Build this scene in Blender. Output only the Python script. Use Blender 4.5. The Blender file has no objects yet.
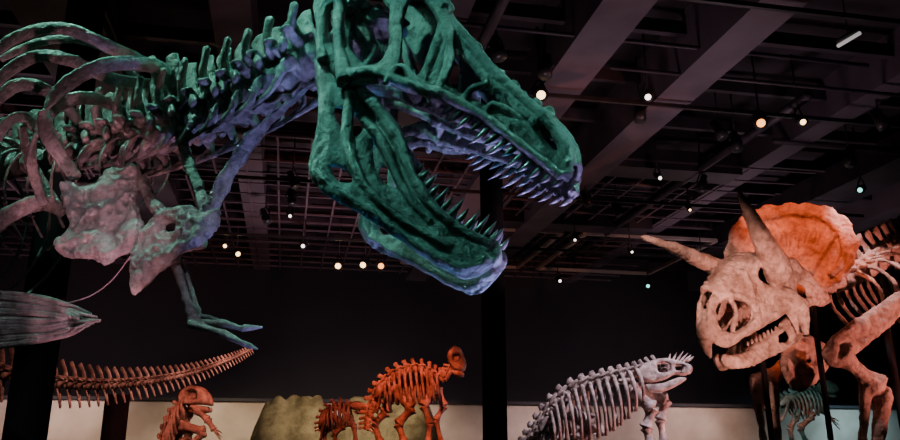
import bpy, math, random, bmesh
from mathutils import Vector, noise
from mathutils.geometry import delaunay_2d_cdt
random.seed(4)
scene = bpy.context.scene
# ---------------------------------------------------------------- camera
TH = math.radians(16.2); CS, SN = math.cos(TH), math.sin(TH)
CAMP = Vector((0, 0, 1.6))
cd = bpy.data.cameras.new('camera'); cam = bpy.data.objects.new('camera', cd)
scene.collection.objects.link(cam); cam.location = CAMP
cam.rotation_euler = (math.radians(90) + TH, 0, 0)
cd.sensor_width = 36; cd.lens = 32; cd.clip_end = 200
scene.camera = cam
# photogrammetry helpers : photo measurement -> world position at a known distance
def ray(u, v):
    a = (u - 450) / 800; b = (220 - v) / 800
    return Vector((a, CS - b * SN, SN + b * CS))
def PX(u, v, d):
    r = ray(u, v); return CAMP + r * (d / r.y)
def PZ(u, v, z):
    r = ray(u, v); return CAMP + r * ((z - 1.6) / r.z)
def mpp(p):
    q = p - CAMP; return (q.y * CS + q.z * SN) / 800
class Pl:
    def __init__(s, u, v, d, n):
        s.O = PX(u, v, d); s.n = Vector(n).normalized()
    def p(s, u, v, w=0, side=0):
        r = ray(u, v); O = s.O - s.n * w
        P = CAMP + r * ((O - CAMP).dot(s.n) / r.dot(s.n))
        return P + s.n * (2 * w) if side else P
# room frame, rotated relative to the view
RA = math.radians(11.3); RX = Vector((math.cos(RA), math.sin(RA), 0)); RY = Vector((-math.sin(RA), math.cos(RA), 0))
def RM(x, y, z): return RX * x + RY * y + Vector((0, 0, z))
# ---------------------------------------------------------------- materials
def mat(name, c1, c2=None, scale=5, rough=.6, bump=.0, metal=0, emit=None, es=0, bscale=None, detail=6, mottle=0, bd=.03, mdark=.5, spec=.5, stretch=None):
    m = bpy.data.materials.new(name); m.use_nodes = True
    nt = m.node_tree; b = nt.nodes['Principled BSDF']
    b.inputs['Roughness'].default_value = rough; b.inputs['Metallic'].default_value = metal
    b.inputs['Specular IOR Level'].default_value = spec
    c2 = c2 or c1
    tc = nt.nodes.new('ShaderNodeTexCoord')
    n = nt.nodes.new('ShaderNodeTexNoise'); n.inputs['Scale'].default_value = scale; n.inputs['Detail'].default_value = detail
    nt.links.new(tc.outputs['Object'], n.inputs['Vector'])
    r = nt.nodes.new('ShaderNodeValToRGB'); r.color_ramp.elements[0].position = .35; r.color_ramp.elements[1].position = .65
    r.color_ramp.elements[0].color = (*c1, 1); r.color_ramp.elements[1].color = (*c2, 1)
    nt.links.new(n.outputs['Fac'], r.inputs['Fac']); col = r.outputs['Color']
    if mottle:
        n3 = nt.nodes.new('ShaderNodeTexNoise'); n3.inputs['Scale'].default_value = mottle; n3.inputs['Detail'].default_value = 9; n3.inputs['Roughness'].default_value = .7
        nt.links.new(tc.outputs['Object'], n3.inputs['Vector'])
        r3 = nt.nodes.new('ShaderNodeValToRGB'); r3.color_ramp.elements[0].position = .36; r3.color_ramp.elements[1].position = .56
        r3.color_ramp.elements[0].color = (mdark, mdark * .93, mdark * .85, 1); r3.color_ramp.elements[1].color = (1, 1, 1, 1)
        nt.links.new(n3.outputs['Fac'], r3.inputs['Fac'])
        mx = nt.nodes.new('ShaderNodeMix'); mx.data_type = 'RGBA'; mx.blend_type = 'MULTIPLY'; mx.inputs[0].default_value = 1
        nt.links.new(col, mx.inputs[6]); nt.links.new(r3.outputs['Color'], mx.inputs[7]); col = mx.outputs[2]
    nt.links.new(col, b.inputs['Base Color'])
    if bump:
        n2 = nt.nodes.new('ShaderNodeTexNoise'); n2.inputs['Scale'].default_value = bscale or scale * 4; n2.inputs['Detail'].default_value = 10
        n2.inputs['Roughness'].default_value = .68
        nt.links.new(tc.outputs['Object'], n2.inputs['Vector'])
        bp = nt.nodes.new('ShaderNodeBump'); bp.inputs['Strength'].default_value = bump; bp.inputs['Distance'].default_value = bd
        nt.links.new(n2.outputs['Fac'], bp.inputs['Height']); nt.links.new(bp.outputs['Normal'], b.inputs['Normal'])
    if emit:
        b.inputs['Emission Color'].default_value = (*emit, 1); b.inputs['Emission Strength'].default_value = es
    return m
M_rex = mat('bone_dark_cast', (.12, .112, .102), (.33, .31, .28), 6, .28, .85, bscale=24, mottle=30, bd=.022, mdark=.5, spec=1.0)
M_tooth = mat('tooth_dark_enamel', (.1, .09, .08), (.26, .23, .21), 14, .25, spec=.7)
M_tri = mat('bone_tan_cast', (.38, .27, .21), (.72, .58, .49), 4, .38, .9, bscale=13, mottle=14, bd=.035, mdark=.5, spec=.6)
M_bg = mat('bone_pale_cast', (.25, .2, .17), (.7, .6, .52), 5, .5, .6, mottle=14)
M_steel = mat('black_steel', (.012, .012, .014), (.018, .018, .02), 3, .75, spec=.15)
M_ceil = mat('ceiling_black_paint', (.03, .024, .03), (.05, .042, .05), .6, .8)
M_beam = mat('beam_paint', (.12, .1, .118), (.19, .16, .185), 1.2, .6, .15)
M_pipe = mat('pipe_paint', (.04, .034, .04), (.08, .066, .08), 2, .5)
M_mesh = mat('ceiling_mesh_steel', (.14, .1, .115), (.22, .165, .185), 2, .5)
M_wall = mat('wall_black_paint', (.028, .025, .032), (.04, .036, .042), .4, .8)
M_floor = mat('floor_dark_carpet', (.02, .02, .022), (.03, .028, .03), 3, .8)
M_cream = mat('mural_plaster', (.4, .32, .25), (.74, .64, .55), .6, .8, .1)
M_rock = mat('painted_rock', (.42, .36, .22), (.68, .59, .4), 2.2, .85, 1, bscale=5, mottle=3)
M_plinth = mat('plinth_grey', (.05, .05, .055), (.07, .07, .075), 2, .7)
# ---------------------------------------------------------------- mesh accumulator
def cr(P, sub):
    if len(P) < 3 or sub < 2:
        out = []
        for i in range(len(P) - 1):
            for k in range(sub): out.append(P[i].lerp(P[i + 1], k / sub))
        return out + [P[-1]]
    out = []
    for i in range(len(P) - 1):
        a = P[max(i - 1, 0)]; b = P[i]; c = P[i + 1]; d = P[min(i + 2, len(P) - 1)]
        for k in range(sub):
            t = k / sub; t2 = t * t; t3 = t2 * t
            out.append(.5 * ((2 * b) + (c - a) * t + (2 * a - 5 * b + 4 * c - d) * t2 + (3 * b - a - 3 * c + d) * t3))
    return out + [P[-1]]
def inside(p, poly):
    x, y = p; c = False; n = len(poly); j = n - 1
    for i in range(n):
        xi, yi = poly[i]; xj, yj = poly[j]
        if (yi > y) != (yj > y) and x < (xj - xi) * (y - yi) / (yj - yi) + xi: c = not c
        j = i
    return c
def segd(p, a, b):
    ax, ay = a; bx, by = b; dx, dy = bx - ax, by - ay; L = dx * dx + dy * dy
    t = 0 if L == 0 else max(0, min(1, ((p[0] - ax) * dx + (p[1] - ay) * dy) / L))
    return math.hypot(p[0] - ax - t * dx, p[1] - ay - t * dy)
def closed(poly, step):
    n = len(poly); out = []
    V = [Vector((*p, 0)) for p in poly]
    for i in range(n):
        a, b, c, d = V[i - 1], V[i], V[(i + 1) % n], V[(i + 2) % n]
        s = max(1, round((c - b).length / step))
        for k in range(s):
            t = k / s; t2 = t * t; t3 = t2 * t
            q = .5 * ((2 * b) + (c - a) * t + (2 * a - 5 * b + 4 * c - d) * t2 + (3 * b - a - 3 * c + d) * t3)
            out.append((q.x, q.y))
    return out
def tex(size, depth=4):
    t = bpy.data.textures.new('bone_relief', 'CLOUDS'); t.noise_scale = size; t.noise_depth = depth; t.noise_type = 'SOFT_NOISE'; return t
class Acc:
    def __init__(s): s.v = []; s.f = []; s.m = []; s.mi = 0
    def face(s, f): s.f.append(f); s.m.append(s.mi)
    def tube(s, P, R, seg=8, sub=3, flat=1., fdir=None, nz=.1, cap=.45):
        Q = cr([Vector((*p, r)) for p, r in zip(P, R)], sub)
        pts = [Vector(q[:3]) for q in Q]; rr = [max(q[3], 1e-4) for q in Q]; n = len(pts)
        N = None; base = len(s.v)
        for i in range(n):
            T = (pts[min(i + 1, n - 1)] - pts[max(i - 1, 0)])
            T = T.normalized() if T.length > 1e-9 else Vector((0, 0, 1))
            if fdir is not None: N = fdir - T * fdir.dot(T)
            elif N is None:
                h = Vector((0, 0, 1)) if abs(T.z) < .9 else Vector((1, 0, 0)); N = h - T * h.dot(T)
            else: N = N - T * N.dot(T)
            if N.length < 1e-6: N = T.orthogonal()
            N.normalize(); B = T.cross(N)
            if i == 0: T0 = T.copy()
            for k in range(seg):
                a = 2 * math.pi * k / seg
                o = N * math.cos(a) + B * (math.sin(a) * flat)
                q = pts[i] + o * rr[i]
                if nz: q = pts[i] + o * (rr[i] * (1 + nz * noise.noise(q * (1.1 / max(rr[i], .01)))))
                s.v.append(q)
        for i in range(n - 1):
            for k in range(seg):
                k2 = (k + 1) % seg
                s.face((base + i * seg + k, base + i * seg + k2, base + (i + 1) * seg + k2, base + (i + 1) * seg + k))
        s.v.append(pts[0] - T0 * rr[0] * cap); a = len(s.v) - 1
        s.v.append(pts[-1] + T * rr[-1] * cap); b = len(s.v) - 1
        for k in range(seg):
            k2 = (k + 1) % seg
            s.face((a, base + k2, base + k)); s.face((b, base + (n - 1) * seg + k, base + (n - 1) * seg + k2))
    def box(s, c, ax, ay, az):
        b = len(s.v)
        for i in (-1, 1):
            for j in (-1, 1):
                for k in (-1, 1): s.v.append(c + ax * i + ay * j + az * k)
        for f in ((0, 1, 3, 2), (4, 6, 7, 5), (0, 4, 5, 1), (2, 3, 7, 6), (0, 2, 6, 4), (1, 5, 7, 3)):
            s.face(tuple(b + x for x in f))
    def blob(s, c, r, seg=12, rings=8, nz=.15, sc=(1, 1, 1)):
        b = len(s.v)
        for i in range(1, rings):
            ph = math.pi * i / rings
            for k in range(seg):
                a = 2 * math.pi * k / seg
                d = Vector((math.sin(ph) * math.cos(a), math.sin(ph) * math.sin(a), math.cos(ph)))
                q = 1 + nz * noise.noise((c + d * r) * (2 / r)) * 1.5
                s.v.append(c + Vector((d.x * sc[0], d.y * sc[1], d.z * sc[2])) * r * q)
        s.v.append(c + Vector((0, 0, sc[2] * r))); s.v.append(c - Vector((0, 0, sc[2] * r))); A = len(s.v) - 2
        for i in range(rings - 2):
            for k in range(seg):
                k2 = (k + 1) % seg
                s.face((b + i * seg + k, b + (i + 1) * seg + k, b + (i + 1) * seg + k2, b + i * seg + k2))
        for k in range(seg):
            k2 = (k + 1) % seg; l = b + (rings - 2) * seg
            s.face((A, b + k, b + k2)); s.face((A + 1, l + k2, l + k))
    def sheet(s, g, th):
        R, C = len(g), len(g[0]); b = len(s.v)
        for sg in (1, -1):
            for i in range(R):
                for j in range(C):
                    du = g[min(i + 1, R - 1)][j] - g[max(i - 1, 0)][j]; dv = g[i][min(j + 1, C - 1)] - g[i][max(j - 1, 0)]
                    n = du.cross(dv); n = n.normalized() if n.length > 1e-9 else Vector((0, 0, 1))
                    p = g[i][j]; s.v.append(p + n * (sg * th * (1 + .5 * noise.noise(p * 14))))
        K = R * C
        for i in range(R - 1):
            for j in range(C - 1):
                q = (b + i * C + j, b + i * C + j + 1, b + (i + 1) * C + j + 1, b + (i + 1) * C + j)
                s.face(q); s.face(tuple(x + K for x in reversed(q)))
        ed = [(i * C, (i + 1) * C) for i in range(R - 1)] + [(i * C + C - 1, (i + 1) * C + C - 1) for i in range(R - 1)]
        ed += [(j, j + 1) for j in range(C - 1)] + [((R - 1) * C + j, (R - 1) * C + j + 1) for j in range(C - 1)]
        for x, y in ed: s.face((b + x, b + y, b + K + y, b + K + x))
    def plate(s, outline, pl, th, R, holes=(), step=5, w=0, sides=(0,), nz=.25, nf=10, bulge=0):
        """rounded bone plate: outline measured on the photo, th (half thickness) and R (edge rounding) in px"""
        loops = [closed(outline, step)] + [closed(h, step * .7) for h in holes]
        wf = w if callable(w) else (lambda u, v: w)
        pts = []; edges = []
        for L in loops:
            b = len(pts); n = len(L); pts += L
            edges += [(b + i, b + (i + 1) % n) for i in range(n)]
        def dist(p):
            m = 1e9
            for L in loops:
                for i in range(len(L)): m = min(m, segd(p, L[i - 1], L[i]))
            return m
        def ok(p): return inside(p, loops[0]) and not any(inside(p, h) for h in loops[1:])
        us = [p[0] for p in loops[0]]; vs = [p[1] for p in loops[0]]
        y = min(vs); row = 0
        while y < max(vs):
            x = min(us) + (step * .5 if row % 2 else 0)
            while x < max(us):
                p = (x + random.uniform(-.5, .5), y + random.uniform(-.5, .5))
                if ok(p) and dist(p) > step * .45: pts.append(p)
                x += step
            y += step * .87; row += 1
        V, E, F, *_ = delaunay_2d_cdt([Vector(p) for p in pts], edges, [], 0, 1e-5)
        F = [f for f in F if ok(tuple(sum((V[i] for i in f), Vector((0, 0))) / len(f)))]
        D = [dist((p.x, p.y)) for p in V]
        for sd in sides:
            A = []; B = []
            for i, p in enumerate(V):
                ww = wf(p.x, p.y)
                t = min(D[i] / R, 1); hh = math.sqrt(max(0, 1 - (1 - t) ** 2))
                P0 = pl.p(p.x, p.y, ww, sd); k = mpp(pl.p(p.x, p.y, ww, 0))
                n3 = noise.noise(P0 * nf) + .6 * noise.noise(P0 * nf * 2.7)
                h = th * k * hh * (1 + nz * n3)
                sg = 1 if sd == 0 else -1
                bl = bulge * k * t
                if D[i] < 1e-3: s.v.append(P0); A.append(len(s.v) - 1); B.append(len(s.v) - 1)
                else:
                    s.v.append(P0 - pl.n * sg * (h + bl)); A.append(len(s.v) - 1)
                    s.v.append(P0 + pl.n * sg * (h * .8 - bl)); B.append(len(s.v) - 1)
            for f in F:
                fa = tuple(A[i] for i in f); fb = tuple(B[i] for i in reversed(f))
                s.face(fa)
                if set(fa) != set(fb): s.face(fb)
    # ---- anatomical pieces
    def vert(s, c, t, up, r, ln, sp=0, tr=0, ch=0, lean=.3, seg=10, arch=1):
        t = t.normalized(); up = (up - t * up.dot(t)).normalized(); lat = t.cross(up)
        s.tube([c + t * ln * x for x in (-.5, -.42, -.2, 0, .2, .42, .5)], [r * x for x in (.9, 1.05, .8, .7, .8, 1.05, .9)], seg, 1, nz=.08)
        s.tube([c + up * r * .5, c + up * r * 1.1, c + up * r * 1.6], [r * .75 * arch, r * .6 * arch, r * .5 * arch], 8, 2, .8, t)
        if sp: s.tube([c + up * r * 1.2, c + up * (r * 1.2 + sp * .5) - t * lean * sp * .3, c + up * (r * 1.2 + sp) - t * lean * sp],
                      [r * .7 * arch, r * .5 * arch, r * .62 * arch], 8, 3, .32, t)
        if tr:
            for q in (-1, 1):
                s.tube([c + up * r * .9 + lat * q * r * .4, c + up * r * 1.1 + lat * q * tr * .6, c + up * r * 1.15 + lat * q * tr - t * tr * .2],
                       [r * .5, r * .34 * arch, r * .36 * arch], 6, 2, .5, t)
                s.tube([c + up * r * 1.15 + lat * q * r * .6 - t * ln * .6, c + up * r * 1.3 + lat * q * r * .55, c + up * r * 1.5 + lat * q * r * .7 + t * ln * .6],
                       [r * .22, r * .34, r * .22], 6, 2)
        if ch:
            for q in (-1, 1):
                s.tube([c - up * r * .8 + lat * q * r * .4 - t * ln * .5, c - up * (r + ch * .4) + lat * q * r * .2 - t * (ln * .5 + ch * .2), c - up * (r + ch) - t * (ln * .5 + ch * .45)],
                       [r * .25, r * .25, r * .3], 6, 2, .6, t)
    def cone(s, p, d, L, r, bend=None, seg=7):
        bend = bend or Vector((0, 0, 0))
        s.tube([p - d * L * .15, p + d * L * .25 + bend * L * .05, p + d * L * .65 + bend * L * .18, p + d * L + bend * L * .4],
               [r * .8, r, r * .65, r * .06], seg, 2, nz=.03)
    def bone(s, a, b, r, e=1.7, seg=9, flat=1, fdir=None):
        s.tube([a.lerp(b, x) for x in (0, .06, .16, .35, .6, .84, .94, 1)], [r * x for x in (e * .75, e, e * .8, 1, .95, e * .75, e * .95, e * .7)], seg, 2, flat, fdir)
    def ribs(s, path, t0, t1, n, ln, wd, r, up=Vector((0, 0, 1)), sides=(-1, 1), back=.12, drop=.1):
        for i in range(n):
            k = i / max(1, n - 1); t = t0 + (t1 - t0) * k; c, T = path.at(t)
            lat = T.cross(up).normalized(); L = ln(k) if callable(ln) else ln; W = wd(k) if callable(wd) else wd
            for q in sides:
                P = [c + up * r * 2 + lat * q * W * .15, c + lat * q * W * .6 + up * L * .03, c + lat * q * W * .97 - up * L * .22 - T * L * back * .3,
                     c + lat * q * W * 1. - up * L * .52 - T * L * back * .7, c + lat * q * W * .78 - up * L * .8 - T * L * back, c + lat * q * W * .45 - up * L - T * L * back * 1.1]
                s.tube(P, [r * 1.2, r, r, r * .95, r * .9, r], 7, 3, .6, T)
    def obj(s, name, mats, parent=None, smooth=True, fuse=0, d1=0, s1=.09, d2=0, s2=.02):
        me = bpy.data.meshes.new(name); me.from_pydata([tuple(x) for x in s.v], [], s.f)
        for m in mats: me.materials.append(m)
        for p, i in zip(me.polygons, s.m): p.material_index = i; p.use_smooth = smooth
        me.update()
        bm = bmesh.new(); bm.from_mesh(me); bmesh.ops.recalc_face_normals(bm, faces=bm.faces); bm.to_mesh(me); bm.free()
        o = bpy.data.objects.new(name, me); scene.collection.objects.link(o)
        if parent: o.parent = parent
        if fuse:
            r = o.modifiers.new('fuse', 'REMESH'); r.mode = 'VOXEL'; r.voxel_size = fuse; r.use_smooth_shade = True
            for dd, ss in ((d1, s1), (d2, s2)):
                if dd:
                    q = o.modifiers.new('relief', 'DISPLACE'); q.texture = tex(ss); q.strength = dd; q.mid_level = .5; q.texture_coords = 'LOCAL'
        return o
class Path:
    def __init__(s, pts, sub=8):
        s.P = cr([Vector(p) for p in pts], sub); s.L = [0]
        for a, b in zip(s.P, s.P[1:]): s.L.append(s.L[-1] + (b - a).length)
        s.len = s.L[-1]
    def at(s, t):
        x = max(0, min(1, t)) * s.len; i = 0
        while i < len(s.L) - 2 and s.L[i + 1] < x: i += 1
        f = (x - s.L[i]) / max(1e-9, s.L[i + 1] - s.L[i])
        a = max(0, i - 2); b = min(len(s.P) - 1, i + 3)
        return s.P[i].lerp(s.P[i + 1], f), (s.P[b] - s.P[a]).normalized()
def column(m, path, rf, sp, tr, ch=0, gap=2.1, up=Vector((0, 0, 1)), lean=.3, t0=0, t1=1, seg=10, arch=1):
    x = t0 * path.len
    while x < path.len * t1:
        t = x / path.len; c, T = path.at(t); r = rf(t); ln = r * gap
        g = lambda f: (f(t) if callable(f) else f)
        m.vert(c, T, up, r, ln * .92, g(sp), g(tr), g(ch), lean, seg, arch)
        x += ln
def empty(name, loc):
    e = bpy.data.objects.new(name, None); e.empty_display_size = .3; scene.collection.objects.link(e); return e
def W(L):
    P = [PX(u, v, d) for u, v, d, r in L]; return P, [r * mpp(p) for p, (u, v, d, r) in zip(P, L)]
Z = Vector((0, 0, 1))
def lerp(a, b, t): t = max(0, min(1, t)); return a + (b - a) * t
# ================================================================ T. REX
rex = empty('tyrannosaurus_skeleton', None)
Ln = Vector((.30, .932, -.198)).normalized(); F = Vector((.75, -.30, -.586)); F = (F - Ln * F.dot(Ln)).normalized()
U = F.cross(Ln); U = U if U.z > 0 else -U; U.normalize()
SP = Pl(440, 130, 3.6, Ln)
wS = lambda u, v: lerp(.31, .085, (u - 350) / 215) - .05 * max(0, (60 - v) / 60) * (1 if u < 440 else .6)
m = Acc()
both = (0, 1)
# maxilla / premaxilla / nasal side
m.plate([(450, 18), (466, 38), (488, 68), (518, 97), (550, 122), (566, 146), (573, 170), (566, 182), (548, 170), (520, 148), (490, 124), (464, 106), (440, 96), (428, 82), (438, 58), (444, 36)],
        SP, 5, 10, [[(456, 50), (470, 66), (487, 90), (491, 105), (474, 99), (456, 89), (446, 72)], [(495, 95), (507, 101), (514, 116), (502, 113)], [(541, 128), (553, 135), (560, 150), (550, 146)]],
        3.6, wS, both, nz=.5)
# jugal, postorbital, squamosal, quadratojugal
m.plate([(450, 20), (442, -8), (420, -34), (372, -48), (335, -34), (314, -6), (318, 40), (330, 72), (352, 88), (380, 84), (410, 94), (438, 98), (432, 80), (440, 52)],
        SP, 5, 10, [[(422, -6), (437, 18), (429, 48), (416, 76), (401, 64), (403, 26), (408, 4)], [(384, -14), (391, 20), (384, 57), (366, 64), (349, 44), (346, 12), (362, -10)], [(330, 10), (336, 14), (336, 44), (329, 38)]],
        3.6, wS, both, nz=.5)
for sd in both:
    def T(L, fl=1):
        m.tube([SP.p(u, v, wS(u, v) + dw, sd) for u, v, dw, r in L], [r * .0041 for *_, r in L], 10, 4, nz=.3)
    T([(437, 92, .01, 5), (450, 60, .02, 6), (446, 24, .02, 8), (430, -2, .02, 8)])
    T([(396, 84, .01, 5), (397, 50, .02, 6), (398, 10, .03, 10), (420, -18, .02, 9), (446, 10, .02, 10)])
    T([(398, 10, .02, 9), (372, -20, .02, 8), (338, -10, .02, 8), (322, 20, .02, 7), (324, 60, .02, 8)])
    T([(340, -10, .02, 8), (338, 40, .03, 6), (345, 82, .02, 12)])
    T([(345, 78, .02, 9), (375, 72, .02, 7), (410, 86, .03, 7), (445, 96, .02, 7), (490, 122, .02, 6), (530, 152, .02, 6), (562, 176, .015, 6)])
    T([(446, 20, .0, 8), (470, 44, .01, 8), (492, 70, .01, 7), (522, 98, .01, 7), (550, 123, .01, 7), (566, 150, .01, 8), (566, 176, 0, 7)])
    T([(462, 108, .01, 4), (470, 90, .015, 4), (488, 84, .01, 4)]); T([(486, 120, .01, 4), (492, 105, .015, 5), (520, 118, .015, 5), (545, 150, .01, 4)])
    T([(385, 84, .03, 4), (400, 66, .04, 5), (420, 88, .03, 5)])
    for k in range(9):  # rugose nasal bumps
        u = 452 + k * 12; v = 22 + k * 13 - (k > 5) * (k - 5) * 4; m.blob(SP.p(u, v, wS(u, v) * .8, sd), .02 + .008 * (k % 3), 8, 6, .3)
    for L in ([(366, 66, -.14, 9), (398, 84, -.17, 12), (430, 100, -.15, 13), (465, 116, -.12, 10), (520, 138, -.07, 6)],
              [(360, 84, -.06, 9), (395, 92, -.1, 10), (430, 106, -.08, 10), (470, 122, -.06, 8), (510, 142, -.04, 6)],
              [(410, 90, -.02, 7), (424, 102, -.1, 9), (436, 100, -.18, 7)],
              [(430, 96, -.02, 6), (446, 108, -.09, 8), (462, 106, -.14, 7)],
              [(470, 116, -.04, 5), (482, 124, -.09, 7), (496, 126, -.12, 6)],
              [(350, 20, -.22, 14), (370, 50, -.18, 12), (352, 84, -.06, 11)],
              [(400, 40, -.2, 7), (408, 66, -.18, 5), (404, 86, -.16, 7)]):
        m.tube([SP.p(u, v, wS(u, v) + w, sd) for u, v, w, r in L], [r * .0043 for *_, r in L], 8, 4, .55, U, nz=.4)
def roof(L, lift, cols=9, th=.012):
    g = []
    for u, v in L:
        a = SP.p(u, v, wS(u, v), 0); b = SP.p(u, v, wS(u, v), 1)
        g.append([a.lerp(b, j / (cols - 1)) + U * lift * math.sin(math.pi * j / (cols - 1)) for j in range(cols)])
    m.sheet(g, th)
roof([(p.x, p.y) for p in cr([Vector(q) for q in [(428, -5), (450, 20), (470, 44), (490, 69), (520, 97), (550, 122), (566, 147), (570, 166)]], 5)], .05)
roof([(p.x, p.y) for p in cr([Vector(q) for q in [(372, -46), (400, -42), (425, -22), (445, 10)]], 4)], .03)
for a, b in (((436, 88), (500, 124)), ((504, 126), (562, 168))):
    g = []
    for i in range(12):
        u = lerp(a[0], b[0], i / 11); v = lerp(a[1], b[1], i / 11) - 4; w = wS(u, v) * .95
        p = SP.p(u, v, w, 0); q = SP.p(u, v, w, 1)
        g.append([p.lerp(q, j / 16) + U * (.05 * math.sin(math.pi * j / 16) + .018 * math.cos(j * math.pi / 2)) for j in range(17)])
    m.sheet(g, .01)
m.blob(SP.p(352, 15, 0), .11, 16, 10, .4, (1.1, 1.2, 1)); m.blob(SP.p(385, 25, 0), .09, 14, 9, .4, (1.3, 1, 1))
m.blob(SP.p(325, 42, 0), .055, 12, 8, .1)
m.tube([SP.p(332, -20, .22, 0), SP.p(325, -25, 0), SP.p(332, -20, .22, 1)], [.04, .06, .04], 10, 5, .5, U)
m.tube([SP.p(345, 66, .28, 0), SP.p(345, 30, .1, 0), SP.p(345, 30, .1, 1), SP.p(345, 66, .28, 1)], [.04, .05, .05, .04], 10, 4)
m.obj('cranium', [M_rex], rex, fuse=.0055, d1=.012, s1=.1, d2=.006, s2=.028)
m = Acc()
n = 13; row = Path([SP.p(u, v, wS(u, v), 0) for u, v in ((452, 103), (490, 126), (520, 150), (548, 172), (565, 180))])
for sd in both:
    for i in range(n):
        p, t = row.at(.02 + .96 * i / (n - 1))
        if sd: p = p + Ln * 2 * Ln.dot(SP.O - p)
        L = (.075, .1, .12, .07, .13, .09, .125, .07, .11, .085, .075, .06, .055)[i] * .9
        m.cone(p - U * .008, (-U - F * .05 + Vector((random.uniform(-.08, .08), 0, 0))).normalized(), L, .0155, -F * .7, 8)
m.obj('upper_teeth', [M_tooth], rex)
# mandible
m = Acc()
wM = lambda u, v: lerp(.29, .05, (u - 330) / 160)
MO = [(322, 38), (340, 52), (358, 78), (378, 100), (402, 134), (414, 168), (436, 204), (466, 229), (494, 238), (502, 252), (490, 270), (464, 280), (436, 265), (396, 238), (356, 212), (322, 193), (308, 172), (311, 148), (319, 112), (315, 72)]
m.plate(MO, SP, 5, 12, [[(336, 108), (352, 114), (362, 130), (352, 136), (338, 122)], [(374, 146), (386, 164), (398, 186), (388, 184), (376, 168)], [(332, 168), (346, 172), (352, 182), (338, 180)]], 3.6, wM, both, nz=.5)
for sd in both:
    def T(L):
        m.tube([SP.p(u, v, wM(u, v) + dw, sd) for u, v, dw, r in L], [r * .0041 for *_, r in L], 10, 4, nz=.3)
    T([(326, 50, .02, 10), (350, 80, .02, 8), (374, 106, .02, 9), (398, 140, .02, 8), (412, 175, .02, 7), (435, 209, .02, 6), (466, 233, .01, 6), (492, 244, .01, 6)])
    T([(322, 60, 0, 9), (324, 110, .0, 6), (318, 150, .0, 6), (320, 176, 0, 9), (348, 198, 0, 6), (390, 226, 0, 6), (430, 254, 0, 7), (462, 270, .0, 8), (488, 260, 0, 9)])
    T([(350, 90, .02, 5), (348, 145, .02, 7), (368, 190, .02, 5), (405, 222, .02, 5), (450, 248, .01, 5)])
    T([(364, 120, .02, 5), (380, 138, .03, 6), (404, 190, .02, 5), (430, 222, .01, 5)])
    T([(335, 150, -.02, 8), (372, 184, -.06, 8), (415, 218, -.04, 7), (460, 246, -.03, 6)])
m.tube([SP.p(488, 254, .05, 0), SP.p(492, 254, 0), SP.p(488, 254, .05, 1)], [.04, .045, .04], 10, 3, nz=.15)
m.obj('mandible', [M_rex], rex, fuse=.0055, d1=.012, s1=.1, d2=.006, s2=.028)
m = Acc()
row = Path([SP.p(u, v, wM(u, v), 0) for u, v in ((416, 172), (436, 203), (466, 228), (494, 240))])
for sd in both:
    for i in range(12):
        p, t = row.at(i / 11)
        if sd: p = p + Ln * 2 * Ln.dot(SP.O - p)
        m.cone(p, (U + F * .25).normalized(), (.06, .07, .09, .075, .1, .08, .11, .085, .105, .11, .09, .07)[i], .0145, -F * .6, 8)
m.obj('lower_teeth', [M_tooth], rex)
# vertebral column
m = Acc()
neck = Path([PX(u, v, d) for u, v, d in ((322, 52, 3.9), (285, 78, 4.1), (245, 102, 4.35), (200, 124, 4.6), (150, 142, 4.85), (100, 151, 5.1), (50, 160, 5.35), (0, 168, 5.65), (-90, 190, 6.2))])
rexr = lambda t: lerp(.085, .1, t / .2) if t < .35 else .1
column(m, neck, rexr, lambda t: lerp(.2, .32, t / .25) if t < .45 else .28, .2, 0, 1.7, lean=-.15, t0=.02, arch=1.25)
rnd = random.Random(7)
for i in range(11):
    c, T = neck.at(.03 + i * .048); lat = T.cross(Z).normalized(); h = min(1.5, 1 + i * .12)
    for q in (-1, 1):
        m.tube([c + lat * q * .09 - Z * .02, c + lat * q * .16 - Z * .1, c + lat * q * .14 - Z * .15 + T * .1, c + lat * q * .12 - Z * .17 + T * .34], [.045, .035, .025, .009], 8, 3, .6, Z)
        m.tube([c + lat * q * .06 + Z * .12, c + lat * q * .14 + Z * .17 * h - T * .03, c + lat * q * .16 + Z * .25 * h - T * .08], [.055, .045, .035], 8, 3, .6, Z)
        m.tube([c + lat * q * .1 + T * .05, c + lat * q * .17 + Z * .05, c + lat * q * .2 + Z * .0 - T * .06], [.04, .04, .03], 8, 3, .6, Z)
        m.blob(c + lat * q * .1 + Vector((rnd.uniform(-.05, .05), 0, rnd.uniform(-.08, .1))), .04, 8, 6, .4)
m.obj('vertebral_column', [M_rex], rex, fuse=.009, d1=.018, s1=.07, d2=.008, s2=.03)
m = Acc()
m.ribs(neck, .36, .62, 7, lambda k: lerp(.35, .62, k * 1.6), lambda k: lerp(.17, .36, k), .015, back=-.05)
m.ribs(neck, .66, .98, 6, .95, lambda k: .45, .018, sides=(1,), back=-.1)
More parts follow.
